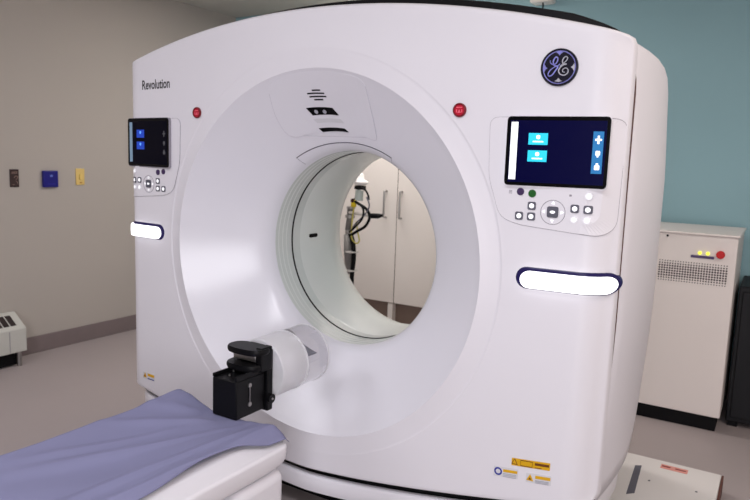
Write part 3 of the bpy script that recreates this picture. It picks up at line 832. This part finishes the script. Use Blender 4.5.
# floor box
FB = thing('floor_cover_box', (1.2, .85, 0), 'low white floor box with a small red label beside the scanner', 'floor box')
mk('box_cover', boxm((.96, .30, .004), (1.393, 1.237, .08)), mat('floor_box_paint', srgb(226, 222, 220), .45, noise=(3, .02)), FB, bevel=.003)
mk('box_edge', boxm((1.394, .30, .0), (1.402, 1.24, .076)), mat('brown_edge', srgb(96, 60, 52), .6, noise=(30, .1)), FB)
bm = nb(); loft(bm, [[Vector((x, y, z)) for x, y in ((1.05, 1.107), (1.076, 1.123), (1.098, .83), (1.07, .80))] for z in (.0801, .0812)], cap=True); mk('cable_slot', bm, DKGREY, FB)
bm = nb(); box(bm, (1.150, 1.150, .0802), (1.262, 1.195, .0815)); mk('red_label', bm, mat('red_print', srgb(220, 150, 140), .5, noise=(50, .1)), FB)
bm = nb(); box(bm, (1.155, 1.168, .0816), (1.19, 1.180, .0822)); box(bm, (1.21, 1.168, .0816), (1.255, 1.178, .0822)); mk('label_print', bm, mat('dark_red_print', srgb(130, 40, 40), .5, noise=(50, .1)), FB)
for x, y in ((1.13, .985), (1.315, .995)):
    bm = nb(); cyl(bm, (x, y, .0801), (0, 0, 1), .005, .0015, n=12); mk('screw', bm, DKGREY, FB)

# ------------------------------------------------------------------ cupboard behind the bore
Cb = thing('supply_cupboard', (-.86, 2.42, 0), 'tall off-white two-door cupboard seen through the bore', 'cupboard')
yf = 2.22
mk('cupboard_body', boxm((-1.75, yf+.024, H-.68), (.03, YB-.003, 2.25)), DOORM, Cb)
mk('plinth', boxm((-1.73, yf+.06, 0), (.01, YB-.02, H-.681)), DOORSH, Cb)
mk('centre_post', boxm((-.925, yf+.004, 0.0), (-.885, yf+.058, H-.682)), DOORM, Cb, bevel=.003)
dl = mk('door', boxm((-1.745, yf, H-.676), (-.8765, yf+.02, 2.245)), DOORM, Cb, bevel=.002)
dr = mk('door', boxm((-.8725, yf, H-.676), (.025, yf+.02, 2.245)), DOORM, Cb, bevel=.002)
mk('door_gap', boxm((-.8775, yf+.001, H-.68), (-.8715, yf+.023, 2.245)), mat('gap_brown', srgb(90, 72, 64), .8, noise=(50, .1)), Cb)
for x, d in ((-.965, dl), (-.835, dr)):
    bm = nb(); z0, z1 = H-.045, H+.148
    tube(bm, spline([(x, yf, z0), (x, yf-.028, z0+.002), (x, yf-.036, z0+.02), (x, yf-.036, z1-.02), (x, yf-.028, z1-.002), (x, yf, z1)], 6), .0075, 10)
    mk('door_handle', bm, STEEL, d, smooth=True)

# ------------------------------------------------------------------ injector stand behind the bore
I = thing('injector_stand', (-1.06, 1.85, 0), 'metal stand with white head, black hoses and a yellow clip, seen through the bore', 'equipment stand')
sy = 1.85
GREYM = mat('grey_sleeve', srgb(128, 126, 124), .5, noise=(30, .1))
bm = nb(); tube(bm, [(-1.055, sy, .03), (-1.05, sy, H-.12)], .018, 14); mk('stand_pole', bm, STEEL, I, smooth=True, autosmooth=40)
bm = nb()
for a in range(5):
    t = a*2*pi/5; tube(bm, [(-1.055, sy, .05), (-1.055+.25*cos(t), sy+.25*sin(t), .035)], .014, 8)
mk('stand_base', bm, STEEL, I, smooth=True)
for a in range(5):
    t = a*2*pi/5; bm = nb(); cyl(bm, (-1.055+.25*cos(t), sy+.25*sin(t)-.01, .02), (0, 1, 0), .02, .02, n=16); mk('caster', bm, BLACK, I, smooth=True, autosmooth=40)
bm = nb(); tube(bm, [(-1.04, sy-.01, H-.12), (-1.035, sy, H-.02), (-1.03, sy, H+.03)], [.024, .022, .026], 14); mk('grey_connector', bm, GREYM, I, smooth=True)
bm = nb(); cyl(bm, (-1.03, sy, H+.03), (0, 0, 1), .030, .014, n=20); cyl(bm, (-1.035, sy, H-.035), (0, 0, 1), .034, .02, n=20); mk('connector_collar', bm, STEEL, I, smooth=True, autosmooth=40)
bm = nb(); tube(bm, [(-1.035, sy-.025, H-.15), (-1.03, sy-.02, H-.28), (-1.0, sy-.02, H-.42)], [.026, .03, .024], 12); mk('grey_sleeve', bm, GREYM, I, smooth=True)
bm = nb(); tube(bm, [(-1.01, sy, H+.04), (-.985, sy, H+.12), (-.965, sy, H+.18)], [.014, .012, .012], 12); mk('upper_arm', bm, STEEL, I, smooth=True)
bm = nb()
loft(bm, [[Vector((-.965+r*cos(2*pi*k/24), sy+r*.8*sin(2*pi*k/24), z+H+.06*0+.0*k)) for k in range(24)] for r, z in ((.03, .195), (.062, .205), (.066, .215), (.055, .225), (.032, .235), (.03, .262), (.018, .277), (.002, .280))]); mk('white_head', bm, mat('head_white', srgb(244, 242, 240), .35, noise=(30, .01)), I, smooth=True)
bm = nb(); box(bm, (-1.005, sy-.075, H+.243), (-.965, sy-.03, H+.26)); mk('head_opening', bm, DKGREY, I, bevel=.004)
bm = nb(); box(bm, (-.99, sy-.03, H+.165), (-.93, sy+.03, H+.192)); mk('head_bracket', bm, BLACK, I, bevel=.006)
bm = nb(); tube(bm, spline([(-.95, sy-.03, H+.18), (-.90, sy-.03, H+.165), (-.875, sy-.03, H+.13), (-.868, sy-.03, H+.10)], 6), .007, 8); mk('hooked_arm', bm, BLACK, I, smooth=True)
bm = nb(); cyl(bm, (-.955, sy-.02, H+.09), (0, .1, 1), .028, .07, n=16); mk('clear_bottle', bm, mat('bottle_pale', srgb(178, 190, 186), .2, noise=(30, .06)), I, smooth=True, autosmooth=40)
YP = mat('yellow_clip', srgb(226, 200, 30), .4, noise=(30, .05))
bm = nb(); box(bm, (-1.0, sy-.05, H+.045), (-.965, sy-.03, H+.095)); mk('yellow_clip', bm, YP, I, bevel=.004)
bm = nb(); cyl(bm, (-.985, sy-.055, H+.09), (0, 1, 0), .014, .03, n=12); mk('valve_knob', bm, mat('dark_knob', srgb(60, 30, 20), .5, noise=(30, .1)), I, smooth=True, autosmooth=40)
def cable(P, r, m, name='cable'):
    bm = nb(); tube(bm, spline([(x, sy+y, z+H) for x, y, z in P], 8), r, 8); mk(name, bm, m, I, smooth=True)
cable([(-.975, -.04, .085), (-.93, -.05, .068), (-.875, -.05, .04), (-.845, -.05, -.01), (-.875, -.05, -.075), (-.94, -.05, -.115), (-1.0, -.04, -.15)], .010, BLACK)
cable([(-.93, -.05, .07), (-.89, -.06, .035), (-.90, -.06, -.03), (-.96, -.05, -.09), (-1.01, -.04, -.13)], .007, BLACK)
cable([(-.87, -.055, .12), (-.845, -.06, .06), (-.88, -.06, .0), (-.95, -.05, -.06), (-1.0, -.04, -.12)], .005, DKGREY)
cable([(-1.01, -.03, -.14), (-.985, -.03, -.20), (-.975, -.03, -.30), (-.985, -.03, -.42), (-.99, -.03, -.60), (-1.0, -.02, -.9)], .016, BLACK, 'hose')
cable([(-.98, -.04, .05), (-.985, -.045, -.03), (-.99, -.045, -.10), (-.985, -.045, -.17), (-.95, -.045, -.20), (-.925, -.045, -.18), (-.94, -.045, -.12), (-.955, -.045, -.05)], .005, mat('yellow_cord', srgb(200, 190, 90), .4, noise=(30, .05)), 'yellow_cord')
for z in (-.27, -.40):
    bm = nb(); cyl(bm, (-1.0, sy-.02, H+z), (0, 0, 1), .045, .01, n=16); mk('white_strap', bm, mat('strap_white', srgb(210, 208, 204), .5, noise=(30, .02)), I)
# side arm with black grip
bm = nb(); tube(bm, [(-1.03, sy-.02, H+.005), (-.88, sy-.02, H-.005)], .010, 10); mk('side_arm', bm, mat('arm_white', srgb(216, 212, 206), .4, noise=(30, .02)), I, smooth=True)
bm = nb(); tube(bm, [(-.87, sy-.02, H-.006), (-.85, sy-.02, H-.006), (-.80, sy-.02, H-.004), (-.765, sy-.02, H+.002)], [.012, .018, .018, .010], 12); mk('black_grip', bm, BLACK, I, smooth=True)

# ------------------------------------------------------------------ items on the upper back wall and ceiling
o = thing('wall_bracket', (-.01, YB, H+1.46), 'pale box with a hanging hook high on the teal wall behind the scanner', 'bracket')
mk('bracket_box', boxm((-.085, YB-.12, H+1.455), (.062, YB, H+1.56)), CABINET, o, bevel=.012)
bm = nb(); tube(bm, spline([(-.005, YB-.08, H+1.47), (.0, YB-.08, H+1.43), (-.01, YB-.08, H+1.412), (-.028, YB-.08, H+1.42)], 6), .005, 8); mk('hook', bm, BLACK, o, smooth=True)
o = thing('ceiling_sprinkler', (-1.36, 2.45, ZC), 'small white sprinkler head on the ceiling above the scanner', 'sprinkler')
bm = nb(); cyl(bm, (-1.36, 2.45, ZC-.012), (0, 0, 1), .035, .012, n=24); mk('sprinkler_plate', bm, CABINET, o)
bm = nb(); cyl(bm, (-1.36, 2.45, ZC-.045), (0, 0, 1), .016, .033, n=16); mk('sprinkler_nozzle', bm, CABINET, o, smooth=True, autosmooth=40)
